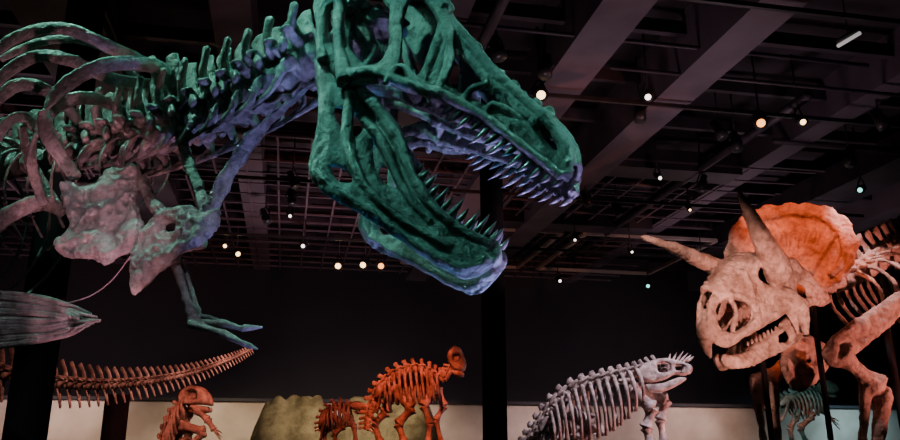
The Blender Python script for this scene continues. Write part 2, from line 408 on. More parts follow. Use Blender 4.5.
for L in ([(178, 100, 4.8, 5), (165, 72, 4.7, 8), (140, 64, 4.5, 8), (100, 66, 4.35, 8), (62, 88, 4.3, 8), (45, 112, 4.35, 8), (50, 140, 4.4, 8), (76, 178, 4.55, 7)],
          [(165, 70, 4.9, 5), (120, 52, 4.6, 7), (70, 30, 4.5, 7), (30, 32, 4.5, 7), (-20, 60, 4.5, 7)],
          [(160, 84, 4.95, 5), (115, 80, 4.7, 7), (75, 62, 4.5, 7), (38, 56, 4.5, 7), (0, 78, 4.5, 7), (-30, 120, 4.6, 7)],
          [(125, 112, 5.0, 5), (92, 98, 4.7, 7), (60, 104, 4.6, 7), (38, 130, 4.6, 7), (32, 165, 4.7, 6), (44, 205, 4.8, 5)],
          [(85, 130, 5.1, 5), (55, 96, 4.8, 7), (22, 84, 4.7, 7), (-5, 104, 4.7, 7), (-20, 150, 4.8, 6)],
          [(45, 140, 5.2, 5), (25, 118, 5, 6), (8, 122, 4.9, 6), (-10, 150, 4.9, 6)],
          [(64, 212, 5, 7), (45, 203, 4.95, 9), (20, 209, 4.9, 9), (-5, 226, 4.9, 9), (-30, 260, 4.9, 8)],
          [(150, 92, 5, 4), (100, 46, 4.9, 5), (50, 40, 4.9, 5), (0, 58, 4.9, 5)],
          [(172, 56, 4.75, 8), (176, 78, 4.75, 9), (184, 108, 4.75, 8)],
          [(150, 58, 4.8, 6), (160, 80, 4.8, 8), (170, 100, 4.8, 7)],
          [(22, 128, 5, 6), (30, 160, 5, 6), (48, 192, 5, 6), (62, 214, 5, 6)]):
    P, R = W(L); m.tube(P, R, 9, 4, .4, Vector((.3, -.2, 1)))
m.obj('ribs', [M_rex], rex, fuse=.008, d1=.012, s1=.09, d2=.006, s2=.02)
# pectoral girdle
m = Acc()
SH = Pl(100, 215, 4.35, (.15, .96, -.2))
m.plate([(60, 184), (70, 180), (82, 186), (100, 178), (112, 166), (124, 168), (134, 162), (142, 176), (137, 200), (146, 232), (134, 250), (118, 258), (106, 266), (95, 260), (66, 258), (54, 243), (70, 224), (62, 206)], SH, 6, 10, [], 3.6, 0, nz=1.0)
m.plate([(166, 210), (190, 206), (204, 212), (220, 208), (219, 226), (204, 244), (184, 252), (166, 268), (146, 286), (132, 296), (129, 272), (134, 244), (148, 222)], SH, 6, 10, [[(166, 226), (174, 224), (175, 230), (168, 232)]], 3.6, .05, nz=1.0)
P, R = W([(312, 84, 4.05, 6), (286, 106, 4.12, 7), (258, 132, 4.18, 8), (238, 158, 4.22, 8), (222, 186, 4.25, 8), (210, 214, 4.27, 10)]); m.tube(P, R, 10, 4, .35, Vector((.8, 0, .6)), .25)
P, R = W([(180, 120, 4.6, 6), (184, 150, 4.5, 6), (196, 180, 4.4, 6), (208, 215, 4.3, 7)]); m.tube(P, R, 10, 4, .4, Vector((1, 0, .2)))
P, R = W([(142, 178, 4.4, 5), (150, 200, 4.35, 6), (164, 216, 4.3, 8)]); m.tube(P, R, 8, 3)
m.obj('shoulder_girdle', [M_rex], rex, fuse=.007, d1=.03, s1=.08, d2=.012, s2=.022)
m = Acc()
m.bone(PX(174, 258, 4.25), PX(192, 318, 4.15), .024, 1.5); m.bone(PX(182, 258, 4.3), PX(198, 314, 4.2), .016, 1.4)
m.blob(PX(194, 320, 4.15), .035)
for L in ([(190, 322, 4.15, 5), (214, 323, 4.1, 3.2), (222, 323, 4.1, 4.4), (240, 328, 4.08, 2.8), (246, 328, 4.07, 3.8), (262, 327, 4.05, 1)],
          [(190, 324, 4.12, 5), (212, 330, 4.05, 3.4), (224, 334, 4.04, 4.4), (240, 342, 4.0, 2.8), (247, 345, 4, 3.6), (258, 349, 3.98, 1)],
          [(188, 318, 4.2, 5), (205, 317, 4.2, 3), (214, 320, 4.2, 3.4), (228, 326, 4.2, 1.2)]):
    P, R = W(L); m.tube(P, R, 8, 3)
m.bone(PX(205, 240, 4.7), PX(150, 262, 4.75), .03)
m.obj('forelimb', [M_rex], rex, fuse=.006, d1=.01, s1=.04)
m = Acc()
rnd = random.Random(2)
for i in range(22):
    k = i / 21; v1 = lerp(290, 352, k)
    P, R = W([(96 - 30 * abs(k - .4) + rnd.uniform(-22, 9), lerp(314, 328, k), 4.5 + rnd.uniform(-.1, .1), 1), (66, lerp(307, 334, k) + rnd.uniform(-3, 3), 4.5, 2.6), (30, lerp(298, 343, k) + rnd.uniform(-3, 3), 4.6, 2.8), (-40, v1, 4.8, 3), (-110, v1 - 8, 5.1, 3)])
    m.tube(P, R, 7, 3)
m.obj('gastralia', [M_rex], rex)
m = Acc(); P, R = W([(64, 304, 4.5, .7), (90, 296, 4.5, .7), (112, 280, 4.5, .7), (132, 254, 4.4, .7)]); m.tube(P, R, 6, 5, nz=0)
hip = neck.at(1)[0]
m.obj('hanging_wire', [M_mesh], rex)
m = Acc()
tail = Path([hip, hip + Vector((-1.2, .5, .05)), hip + Vector((-2.6, 1.2, -.1)), hip + Vector((-4.4, 2.0, .05))])
column(m, tail, lambda t: lerp(.11, .03, t), lambda t: lerp(.25, .04, t), lambda t: lerp(.2, .03, t), lambda t: lerp(.25, .05, t), 1.6)
for q in (-1, 1):
    o = Vector((-.3, .35 * q, 0)); h = hip + o
    m.tube([h + Vector((.35, 0, .2)), h + Vector((0, 0, .15)), h + Vector((-.45, .1, .15))], [.1, .2, .1], 10, 4, .3, Z)
    kn = h + Vector((.3, -.1, -.95)); kn.z = max(kn.z, 1.5); an = Vector((h.x - .1, h.y, .95)); ft = Vector((h.x + .05, h.y, .38))
    m.bone(h, kn, .09); m.bone(kn, an, .075); m.bone(an, ft, .06)
    for a in (-.3, 0, .3): m.tube([ft, ft + Vector((.18, a * .5, 0)), ft + Vector((.36, a, -.03))], [.05, .04, .015], 8, 3)
m.obj('hindquarters', [M_rex], rex)
m = Acc(); p = PX(-60, 185, 5.9); m.tube([p, Vector((p.x - .3, p.y + .1, .31))], [.035, .035], 10, 1, nz=0, cap=0)
m.obj('steel_armature', [M_steel], rex)
m = Acc(); c = Vector((hip.x - .55, hip.y + .1, .15)); m.box(c, RX * 1.3, RY * .85, Z * .15); m.obj('display_plinth', [M_plinth], None, False)
# ================================================================ TRICERATOPS
tri = empty('triceratops_skeleton', None)
TN = Vector((-.62, .78, 0)); TP = Pl(758, 290, 8.0, TN)
wT = lambda u, v: lerp(.06, .3, (u - 712) / 75)
m = Acc()
m.plate([(738, 270), (750, 258), (772, 254), (796, 262), (812, 284), (830, 296), (826, 306), (808, 308), (808, 330), (800, 336), (792, 324), (784, 312), (772, 312), (758, 328), (744, 338), (728, 348), (714, 344), (708, 330), (708, 306), (713, 292), (724, 288)], TP, 4, 7,
        [[(759, 269), (768, 264), (777, 270), (776, 281), (766, 285), (759, 279)], [(718, 305), (732, 300), (746, 305), (750, 318), (739, 330), (725, 331), (717, 320)], [(796, 284), (804, 288), (806, 298), (798, 294)]], 2.6, wT, both, nz=.5)
g = []
for u, v in [(p.x, p.y) for p in cr([Vector(q) for q in [(785, 256), (760, 256), (742, 266), (726, 286), (713, 292)]], 4)]:
    a = TP.p(u, v, wT(u, v) * .97, 0); b = TP.p(u, v, wT(u, v) * .97, 1); g.append([a.lerp(b, j / 8) + Vector((-.05, -.05, .04)) * math.sin(math.pi * j / 8) for j in range(9)])
m.sheet(g, .02)
for sd in both:
    def T(L, fl=1): m.tube([TP.p(u, v, wT(u, v) + dw, sd) for u, v, dw, r in L], [r * .0098 for *_, r in L], 10, 4, nz=.3)
    T([(786, 262, .02, 6), (772, 256, .03, 7), (756, 264, .03, 5), (756, 280, .02, 4), (770, 289, .02, 4), (783, 280, .02, 5), (784, 264, .02, 6)])
    T([(766, 292, .0, 6), (790, 296, .04, 7), (802, 314, .07, 7), (806, 334, .1, 3)])
    T([(716, 298, .0, 4), (735, 295, .02, 4), (752, 304, .02, 4), (756, 320, .02, 4), (740, 335, .01, 4), (718, 338, 0, 4)])
    T([(730, 300, .01, 2.5), (736, 312, -.02, 2.5), (732, 330, .0, 2.5)])
    T([(742, 270, .02, 4), (748, 286, .02, 5), (752, 302, .02, 4)])
    T([(734, 338, .0, 4), (758, 324, .0, 5), (785, 308, .0, 5), (800, 300, 0, 5)])
    T([(790, 262, .02, 6), (806, 276, .03, 5), (826, 298, .05, 5)])
m.cone(TP.p(716, 294, 0), Vector((-.7, -.35, .6)).normalized(), .17, .07, None, 10)
P, R = W([(780, 276, 7.66, 14), (769, 252, 7.5, 12), (758, 230, 7.4, 9), (748, 210, 7.32, 6), (738, 190, 7.28, 1.6)]); m.tube(P, R, 14, 5, nz=.06)
P, R = W([(748, 284, 7.95, 12), (722, 270, 7.8, 10), (698, 259, 7.65, 8), (674, 248, 7.5, 5.5), (642, 237, 7.4, 2)]); m.tube(P, R, 14, 5, nz=.06)
m.tube([TP.p(712, 312, 0), TP.p(706, 330, 0), TP.p(706, 344, 0), TP.p(711, 358, 0)], [.07, .1, .08, .02], 10, 4, .6, Z)
m.obj('cranium', [M_tri], tri, fuse=.011, d1=.025, s1=.14, d2=.015, s2=.045)
m = Acc()
wJ = lambda u, v: lerp(.03, .24, (u - 722) / 70)
m.plate([(722, 354), (738, 354), (758, 342), (776, 328), (788, 314), (796, 320), (802, 338), (786, 350), (766, 360), (748, 368), (732, 370), (722, 364)], TP, 4, 6, [[(778, 336), (786, 332), (788, 340), (780, 343)]], 2.6, wJ, both, nz=.5)
m.tube([TP.p(730, 362, .05, 0), TP.p(724, 362, 0), TP.p(730, 362, .05, 1)], [.05, .06, .05], 8, 3)
for sd in both:
    for i in range(10): m.cone(TP.p(748 + i * 4, 345 - i * 2.2, wJ(748 + i * 4, 0), sd), Z, .05, .018)
m.obj('mandible', [M_tri], tri, fuse=.012, d1=.03, s1=.12, d2=.015, s2=.045)
m = Acc()
FP = Pl(795, 250, 8.35, (.25, .9, -.3))
FO = [(730, 262), (727, 245), (734, 226), (748, 213), (768, 207), (795, 204), (822, 207), (842, 216), (854, 232), (857, 250), (850, 268), (836, 284), (816, 296), (794, 290), (786, 268), (760, 262)]
fw = lambda u, v: .25 * (((u - 793) / 64) ** 2) - .1
rim = closed(FO, 3); wav = []
cx, cy = 793, 255
for i, (u, v) in enumerate(rim):
    a = math.atan2(v - cy, u - cx); k = 1 + (.045 * abs(math.sin(a * 8.5)) if v < 284 else 0)
    wav.append((cx + (u - cx) * k, cy + (v - cy) * k))
m.plate(wav[::1], FP, 3.4, 6, [], 3, fw, nz=.6, nf=6)
for k in range(-4, 5):
    P = [FP.p(790 + k * 5, 272, fw(790, 0) + .06), FP.p(793 + k * 9, 244, fw(793 + k * 9, 0) + .045), FP.p(793 + k * 13, 220, fw(793 + k * 13, 0) + .02)]
    m.tube(P, [.05, .035, .014], 8, 4, nz=.3)
m.tube([FP.p(u, v, fw(u, v) + .03) for u, v in ((742, 255), (748, 232), (768, 218), (795, 214), (822, 218), (842, 234), (845, 256), (832, 276))], [.045] * 8, 8, 4, nz=.5)
m.obj('frill', [M_tri], tri, fuse=.014, d1=.04, s1=.16, d2=.016, s2=.05)
m = Acc()
tsp = Path([PX(*p) for p in ((815, 288, 8.4), (848, 280, 8.7), (880, 262, 9.0), (915, 246, 9.4), (960, 240, 9.9), (1010, 246, 10.5), (1080, 290, 11.2), (1150, 350, 12))])
column(m, tsp, lambda t: lerp(.1, .13, t * 2) if t < .5 else lerp(.13, .03, (t - .5) * 2), .24, .26, 0, 1.6)
m.ribs(tsp, .08, .55, 17, lambda k: lerp(.55, 1.3, k * 1.5), lambda k: lerp(.3, .75, k * 1.5), .036, back=-.25)
m.obj('spine_and_ribs', [M_tri], tri, fuse=.016, d1=.03, s1=.1)
m = Acc()
TS = Pl(860, 330, 8.2, (-.3, .9, 0))
m.plate([(822, 352), (832, 336), (850, 322), (875, 306), (905, 288), (912, 300), (895, 322), (872, 342), (852, 358), (838, 368), (826, 364)], TS, 5, 8, [], 4, 0, nz=.5)
def leg(a, b, c, d, r):
    m.bone(a, b, r, 1.9, flat=.75, fdir=Vector((1, 0, 0))); m.bone(b + Vector((.06, 0, 0)), c, r * .72, 1.6); m.bone(b + Vector((-.09, .02, .1)), c + Vector((-.1, 0, 0)), r * .5, 1.6)
    for k in range(-2, 3):
        e = c + Vector((k * .07 - .03, -.06 - .04 * (2 - abs(k)), -.2)); m.bone(c + Vector((k * .045 - .03, 0, -.04)), e, .035, 1.4, 7); m.bone(e, e + Vector((k * .03 - .03, -.05, -.12)), .035, 1.4, 7)
def gz(u, v, d, z=None):
    p = PX(u, v, d)
    if z is not None: p.z = z
    return p
leg(PX(838, 352, 8.1), PX(878, 388, 8.2), gz(850, 430, 8.0, .71), 0, .085)
leg(PX(800, 350, 8.9), PX(764, 384, 8.8), gz(776, 430, 8.75, .71), 0, .08)
m.plate([(788, 340), (806, 334), (826, 346), (832, 362), (816, 382), (800, 392), (788, 384), (780, 362)], Pl(800, 350, 8.7, (-.5, .85, 0)), 6, 8, [[(804, 356), (810, 354), (810, 362), (805, 362)]], 4, 0, nz=.6)
hp = tsp.at(.56)[0]
for q in (-1, 1):
    h = hp + Vector((.1, .35 * q, -.1)); k = Vector((h.x - .3, h.y, 1.5)); c = Vector((h.x, h.y, .71)); leg(h, k, c, 0, .1)
    m.tube([h + Vector((-.5, 0, .25)), h + Vector((0, 0, .2)), h + Vector((.5, 0, .15))], [.08, .18, .08], 8, 4, .3, Z)
m.obj('limbs', [M_tri], tri, fuse=.015, d1=.04, s1=.12, d2=.012, s2=.04)
m = Acc()
for u, v, d in ((762, 356, 8.3), (812, 300, 8.3)):
    p = PX(u, v, d); m.tube([p, Vector((p.x + .02, p.y, .31))], [.03, .03], 10, 1, nz=0, cap=0)
m.tube([PX(880, 290, 9), gz(885, 290, 9, .31)], [.04, .04], 10, 1, nz=0, cap=0)
m.obj('steel_armature', [M_steel], tri)
m = Acc(); c = PX(870, 400, 9.6); c.z = .15; m.box(c, Vector((3.2, .5, 0)), Vector((-.3, 1.9, 0)), Z * .15); m.obj('display_plinth', [M_plinth], None, False)
# ================================================================ small skeletons on the back stage
def small(name, d, spine, rr, ribspan, riblen, ribw, head, jaw, limbs, n=(0.05, 1, 0), tr=.8, sp=1.6, extra=None, nr=9, holes=(), rb=1.2):
    e = empty(name, None); m = Acc(); pl = Pl(450, 400, d, n); k = d / 800
    path = Path([pl.p(u, v) for u, v in spine])
    column(m, path, lambda t: k * (rr[0] + (rr[1] - rr[0]) * math.sin(math.pi * min(1, t * 1.1) ** .8)), k * sp * 3, k * tr * 3, lambda t: k * 4 if t < .3 else 0, 1.7, seg=7)
    m.ribs(path, ribspan[0], ribspan[1], nr, lambda q: k * riblen * (.6 + .4 * math.sin(math.pi * q)), k * ribw, k * rb, back=-.1)
    for q in (0, 1):
        c, T = path.at(ribspan[1] - .05); s_ = pl.n * (k * ribw * .8 * (1 if q else -1))
        m.tube([c + s_ - T * k * 12 - Z * k * 3, c + s_ - Z * k * 6, c + s_ * .8 + T * k * 5 - Z * k * 15], [k * 1.5, k * 2.2, k * 3], 7, 3, .4, T)
        c, T = path.at(max(0, ribspan[0] - .06)); s_ = pl.n * (k * ribw * .5 * (1 if q else -1))
        m.tube([c + s_ - T * k * 8, c + s_ + Z * k * 2, c + s_ + T * k * 8], [k * 2, k * 4, k * 2], 7, 3, .35, Z)
        m.tube([c + s_, c + s_ * .7 - Z * k * 8 - T * k * 3, c + s_ * .4 - Z * k * 15 - T * k * 8], [k * 2, k * 1.4, k * 1.2], 7, 3, .6, T)
    m.obj('spine_and_ribs', [M_bg], e)
    m = Acc()
    m.plate(head, pl, 2.2, 3, holes, 2.2, ribw * k * .35, both, nz=.3, nf=4)
    m.plate(jaw, pl, 1.6, 2.5, [], 2.2, ribw * k * .3, both, nz=.3, nf=4)
    m.blob(pl.p(sum(q[0] for q in head) / len(head), sum(q[1] for q in head) / len(head)), k * 3.5)
    m.obj('skull', [M_bg], e)
    m = Acc()
    for L in limbs:
        w = L[0] * k; P = [pl.p(u, v, w) for u, v in L[2:]]
        for a, b, s_ in zip(P, P[1:], (1, .85, .7, .55, .5)): m.bone(a, b, k * L[1] * s_, 1.6, 8)
        q = P[-1]
        if L[-1][1] > 438:
            f = q.copy(); f.z = .5; m.bone(q, f, k * L[1] * .55, 1.6, 8)
            for a in (-.5, 0, .5): m.tube([f, f + Vector((.12, -.1 + a * .2, -.02)), f + Vector((.25, -.1 + a * .4, -.08))], [k * L[1] * .5, k * L[1] * .4, .01], 6, 2)
        else:
            for a in (-2.5, 0, 2.5): m.tube([q, q + Vector((k * 4, 0, k * (a - 3))), q + Vector((k * 8, 0, k * (a * 1.5 - 7)))], [k * 1, k * .8, k * .3], 5, 2)
    if extra: extra(m, pl, k)
    m.obj('limbs', [M_bg], e)
    return e
def crest(m, pl, k):
    m.plate([(448, 362), (450, 350), (455, 345), (460, 352), (462, 362)], pl, 1.5, 3, [], 2, 0, nz=.3)
small('crested_dinosaur_skeleton', 13, [(368, 428), (371, 414), (377, 398), (388, 382), (402, 373), (420, 370), (434, 376), (444, 380), (450, 372), (454, 364)], (2.4, 4.4), (.36, .8), 34, 15,
      [(450, 364), (447, 356), (451, 348), (459, 347), (463, 354), (466, 362), (464, 370), (455, 370)], [(451, 370), (462, 371), (464, 376), (455, 376)],
      [(5, 4.6, (392, 388), (412, 408), (398, 424), (404, 442)), (-7, 4.4, (390, 388), (386, 412), (374, 424), (380, 442)), (8, 3.6, (434, 388), (424, 406), (430, 424), (428, 442)), (-8, 3.2, (438, 388), (444, 406), (436, 420), (441, 442))], sp=2, extra=crest, nr=11, rb=1.5, holes=[[(453, 355), (458, 354), (459, 360), (454, 361)]])
small('juvenile_dinosaur_skeleton', 13.4, [(322, 430), (324, 420), (330, 411), (340, 406), (350, 409), (356, 406)], (1.6, 3.2), (.3, .85), 22, 10,
      [(350, 408), (350, 403), (357, 401), (364, 404), (367, 409), (360, 411)], [(353, 411), (364, 412), (365, 414), (356, 414)],
      [(3, 3, (332, 415), (344, 426), (334, 434), (337, 444)), (-4, 3, (334, 415), (330, 428), (324, 434), (326, 444)), (4, 2.4, (350, 416), (354, 426), (356, 444))], nr=7)
small('feathered_dinosaur_skeleton', 11, [(160, 462), (166, 446), (172, 426), (178, 410), (186, 400), (194, 396)], (2.4, 5), (.4, .9), 34, 17,
      [(180, 404), (178, 394), (188, 386), (200, 387), (208, 396), (209, 405), (198, 404)], [(190, 405), (207, 407), (208, 412), (194, 412)],
      [(4, 4, (180, 424), (204, 432), (190, 446)), (-5, 3.8, (180, 424), (190, 436), (176, 446)), (5, 3, (196, 410), (208, 420), (214, 430))], nr=9, rb=1.5, holes=[[(188, 391), (195, 391), (196, 398), (189, 398)]])
def crest2(m, pl, k):
    for i in range(6):
        a = pl.p(668 + i * 4, 363 - i * .4); m.cone(a, Vector((.25 + .16 * i, 0, .75)).normalized(), k * (14 - 2 * abs(i - 2)), k * 1.3)
small('duckbill_dinosaur_skeleton', 13.5, [(520, 456), (532, 442), (545, 424), (560, 404), (578, 391), (602, 383), (626, 376), (642, 371), (652, 367), (662, 364)], (3.6, 6.4), (.28, .84), 50, 22,
      [(638, 370), (648, 362), (664, 358), (680, 361), (692, 366), (690, 374), (676, 374), (664, 380), (650, 382), (640, 378)], [(646, 384), (662, 383), (680, 377), (686, 380), (666, 391), (650, 392)],
      [(6, 7, (562, 408), (592, 424), (576, 442)), (-8, 6.4, (562, 408), (552, 428), (540, 442)), (8, 5.6, (630, 388), (652, 408), (646, 428), (650, 442)), (-8, 5, (636, 388), (666, 400), (660, 420), (664, 442))], extra=crest2, sp=1.9, nr=13, rb=1.8,
      holes=[[(658, 364), (668, 363), (669, 371), (659, 372)], [(676, 365), (684, 366), (682, 370), (676, 370)]])
small('ornithopod_skeleton', 12, [(770, 408), (785, 402), (797, 396), (808, 392), (818, 394), (826, 388)], (1.8, 3.2), (.35, .85), 24, 11,
      [(820, 390), (822, 382), (830, 380), (838, 386), (840, 392), (830, 394)], [(824, 395), (836, 394), (838, 398), (826, 398)],
      [(4, 3.2, (800, 404), (812, 416), (800, 428), (806, 442)), (-4, 3, (800, 404), (796, 418), (790, 428), (792, 442)), (4, 2.2, (818, 402), (824, 412), (830, 418))])
e = empty('sauropod_skeleton', None); m = Acc()
tp = Path([PX(*q) for q in ((251, 350, 8.2), (225, 362, 8.4), (190, 374, 8.6), (150, 382, 8.8), (105, 386, 9), (60, 384, 9.2), (10, 376, 9.4), (-60, 352, 9.7), (-150, 320, 10.2), (-260, 320, 10.8), (-360, 300, 11.4))])
column(m, tp, lambda t: lerp(.013, .085, t / .4) if t < .4 else .1, lambda t: lerp(.03, .22, t / .3), lambda t: lerp(.02, .15, t / .4), lambda t: (lerp(.04, .22, t / .3) if t < .55 else 0), 2.5, lean=-.6)
m.ribs(tp, .75, .98, 10, 1.1, .5, .03)
for t in (.62, .97):
    c = tp.at(t)[0]
    for q in (-.4, .4):
        h = c + Vector((0, q, -.1)); kx = Vector((h.x + .1, h.y, 1.5)); f = Vector((h.x, h.y, .1)); m.bone(h, kx, .1); m.bone(kx, f, .08); m.blob(f, .1)
m.obj('skeleton_bones', [M_bg], e)
# rocks
def rock(name, u0, u1, vt, d, seed):
    a = PX(u0, vt, d); b = PX(u1, vt, d); h = a.z; m = Acc(); N = 46; Rr = 14; g = []
    for j in range(Rr):
        row = []
        for i in range(N + 1):
            s_ = i / N; t = j / (Rr - 1)
            env = min(1, 5 * s_, 5 * (1 - s_)) ** .4 * math.sin(math.pi * min(1, .04 + t * .92)) ** .35
            q = a.lerp(b, s_); nn = noise.noise(Vector((q.x * .9, t * 2, seed))) * .25 + abs(noise.noise(Vector((q.x * 3, t * 5, seed)))) * .2
            row.append(Vector((q.x, d - .8 + 2 * t + .2 * noise.noise(Vector((q.x * 2, t * 9, seed))), .42 + (h - .42) * env * (1 + nn * .5))))
        g.append(row)
    m.sheet(g, .03); m.obj(name, [M_rock])
rock('rock_outcrop', 250, 338, 404, 18.4, 1); rock('rock_outcrop', 326, 446, 402, 18.4, 5)
m = Acc(); c = PX(440, 420, 15.4); c.z = .2; m.box(c, RX * 7, RY * 3.2, Z * .2); m.obj('display_stage', [M_plinth], None, False)
# ================================================================ ROOM
H = 7.6; BY = 24.3; XL, XR, YF = -17, 25, -7
def slab(name, a, b, z0, z1, mt):
    m = Acc(); m.box(RM((a[0] + b[0]) / 2, (a[1] + b[1]) / 2, (z0 + z1) / 2), RX * (b[0] - a[0]) / 2, RY * (b[1] - a[1]) / 2, Z * (z1 - z0) / 2)
    return m.obj(name, [mt], None, False)
slab('floor', (XL, YF), (XR, BY), -.2, 0, M_floor); slab('ceiling', (XL, YF), (XR, BY), H, H + .2, M_ceil)
slab('wall_back', (XL, BY), (XR, BY + .2), 0, H, M_wall); slab('wall_left', (XL - .2, YF), (XL, BY), 0, H, M_wall)
slab('wall_right', (XR, YF), (XR + .2, BY), 0, H, M_wall); slab('wall_front', (XL, YF - .2), (XR, YF), 0, H, M_wall)
slab('mural_partition', (XL + 1.5, 21.6), (XR - 1, 21.9), 0, 2.85, M_cream)
slab('trim_1', (XL + 1.5, 21.5), (XR - 1, 21.95), 2.85, 2.93, M_wall)
for i, (x0, x1, z) in enumerate(((3.42, 4.06, 6.75), (5.2, 5.78, 6.7), (8.5, 8.95, 6.9), (-1.2, -.7, 6.9), (-5.4, -4.8, 6.9), (13, 13.6, 6.8), (18, 18.5, 6.8), (-10, -9.5, 6.8))):
    slab('ceiling_beam', (x0, YF), (x1, BY), z, H, M_beam)
m = Acc()
y = 3.0
while y < BY:
    m.box(RM((XL + XR) / 2, y, 7.3), RX * (XR - XL) / 2, RY * .05, Z * .1); y += 1.55
m.obj('ceiling_joists', [M_pipe], None, False)
m = Acc(); r5 = random.Random(9)
for i in range(34):
    x = r5.uniform(XL + 1, XR - 1); y0 = r5.uniform(YF, 14); ln = r5.uniform(4, 14); z = r5.uniform(6.7, 7.1); r = r5.choice((.03, .04, .05, .08))
    m.tube([RM(x, y0, z), RM(x, min(BY - .2, y0 + ln), z)], [r, r], 8, 1, nz=0)
for i in range(34):
    y = r5.uniform(5, BY - 1); x0 = r5.uniform(XL, XR - 8); z = r5.uniform(6.7, 7.1); r = r5.choice((.03, .04, .06))
    m.tube([RM(x0, y, z), RM(x0 + r5.uniform(3, 8), y, z)], [r, r], 8, 1, nz=0)
m.obj('ceiling_pipes', [M_pipe])
m = Acc()
for x, y0, y1, w, h, z in ((11.2, 11, 20, .5, .25, 7.0), (1.6, 5, 13, .4, .2, 7.1), (-3, 8, 20, .5, .3, 7), (-7.5, 6, 18, .5, .3, 7)):
    m.box(RM(x, (y0 + y1) / 2, z), RX * w, RY * (y1 - y0) / 2, Z * h)
for y, x0, x1 in ((13.5, 5.8, 8.4), (17.5, 4.2, 8.4)):
    m.box(RM((x0 + x1) / 2, y, 6.95), RX * (x1 - x0) / 2, RY * .3, Z * .2)
m.obj('ventilation_ducts', [M_pipe], None, False)
m = Acc(); x = XL + 1
while x < 9:
    m.box(RM(x, 18.6, 6.9), RX * .02, RY * 5.4, Z * .02); x += .6
y = 13.2
while y < 24.1:
    m.box(RM((XL + 10) / 2, y, 6.9), RX * (10 - XL) / 2, RY * .02, Z * .02); y += .7
m.obj('ceiling_grid', [M_mesh], None, False)
m = Acc()
for x0, x1, y0, y1 in ((3, 6.4, 18, 22), (7, 10.5, 18, 22)):
    for a, b in (((x0, y0), (x1, y0)), ((x0, y1), (x1, y1)), ((x0, y0), (x0, y1)), ((x1, y0), (x1, y1))):
        m.box(RM((a[0] + b[0]) / 2, (a[1] + b[1]) / 2, 6.78), RX * max(.05, (b[0] - a[0]) / 2), RY * max(.05, (b[1] - a[1]) / 2), Z * .04)
m.obj('ceiling_frames', [M_cream], None, False)
def post(name, u, v, d, r):
    p = PX(u, v, d); m = Acc(); m.tube([Vector((p.x, p.y, 0)), Vector((p.x, p.y, 6.9))], [r, r], 28, 1, nz=0)
    m.tube([Vector((p.x, p.y, 0)), Vector((p.x, p.y, .3))], [r * 1.3, r * 1.25], 28, 1, nz=0); m.obj(name, [M_steel])
post('column', 25, 436, 6.3, .155); post('column', 494, 360, 10, .15)
p = PX(118, 395, 10.5); m = Acc(); m.tube([Vector((p.x, p.y, 0)), p], [.15, .15], 28, 1, nz=0, cap=.02); m.obj('column', [M_steel])
# track spotlights
M_can = mat('fixture_black', (.03, .03, .03), (.05, .05, .05), 4, .35)
cols = {'w': (1, .93, .85), 'o': (1, .36, .08), 'y': (1, .62, .26), 'c': (.25, .9, .8)}
M_em = {k: mat('lamp_lens_' + k, c, None, 1, .5, 0, 0, c, {'w': 3.5, 'o': 4, 'y': 6, 'c': 2.5}[k]) for k, c in cols.items()}
def fixture(u, v, z, c, r=.075, aim=None):
    p = PZ(u, v, z); m = Acc()
    if aim is None: aim = (Vector((0, 0, 1.6)) - p).normalized() + Vector((random.uniform(-.35, .35), 0, -.25))
    aim = aim.normalized()
    R = r + .012; b = p - aim * .34
    m.tube([b, b.lerp(p, .5), b.lerp(p, .55), p], [R * .75, R * .8, R * 1.15, R * 1.2], 16, 1, nz=0, cap=.02)
    m.tube([b.lerp(p, .5) + RX * R * 1.4, b.lerp(p, .5) + Z * .2, b.lerp(p, .5) - RX * R * 1.4], [.014] * 3, 6, 3, nz=0)
    m.tube([b.lerp(p, .5) + Z * .18, Vector((b.lerp(p, .5).x, b.lerp(p, .5).y, H))], [.016, .016], 6, 1, nz=0)
    if c:
        m.mi = 1; m.tube([p + aim * .006, p + aim * .012], [r * .8, r * .75], 14, 1, nz=0, cap=.05)
    m.obj('track_spotlight', [M_can, M_em[c or 'w']])
for a in ((541, 95, 6.45, 'y', .08), (648, 97, 6.45, 'w', .055), (761, 123, 6.4, 'o', .08), (803, 122, 6.4, 'y', .055), (660, 178, 6.4, 'w', .04), (860, 190, 6.3, 'c', .055), (553, 175, 6.4, 'w', .03),
          (303, 246, 6.2, 'w', .055), (338, 266, 6.0, 'y', .09), (363, 265, 6.0, 'y', .09), (381, 266, 6.0, 'o', .09), (238, 254, 6.2, 'y', .07), (225, 246, 6.2, 'y', .055), (290, 216, 6.3, 'w', .04), (560, 281, 6, 'w', .05), (648, 286, 6.0, 'c', .06),
          (575, 240, 6.2, 'w', .035), (494, 72, 6.5, 'y', .03), (700, 262, 6.1, 'w', .035), (690, 210, 6.3, 'y', .03), (632, 252, 6.1, 'w', .035)):
    fixture(*a)
for u, v, z in ((296, 186, 6.4), (292, 204, 6.4), (500, 58, 6.5), (545, 76, 6.5), (640, 120, 6.5), (724, 138, 6.4), (738, 150, 6.4), (850, 165, 6.4), (700, 190, 6.4), (620, 215, 6.3), (590, 205, 6.3), (885, 128, 6.4), (268, 222, 6.3), (210, 235, 6.2)):
    fixture(u, v, z, None, .07, Vector((random.uniform(-.6, .6), -.2, -.9)))
m = Acc(); pa, pb = PZ(838, 46, 6.55), PZ(860, 33, 6.55); pm = (pa + pb) / 2
m.tube([pa, pb], [.024, .024], 8, 1, nz=0); m.mi = 1; m.tube([pa + Z * .06, pb + Z * .06], [.035, .035], 8, 1, nz=0); m.tube([pm + Z * .08, Vector((pm.x, pm.y, H))], [.01, .01], 6, 1, nz=0)
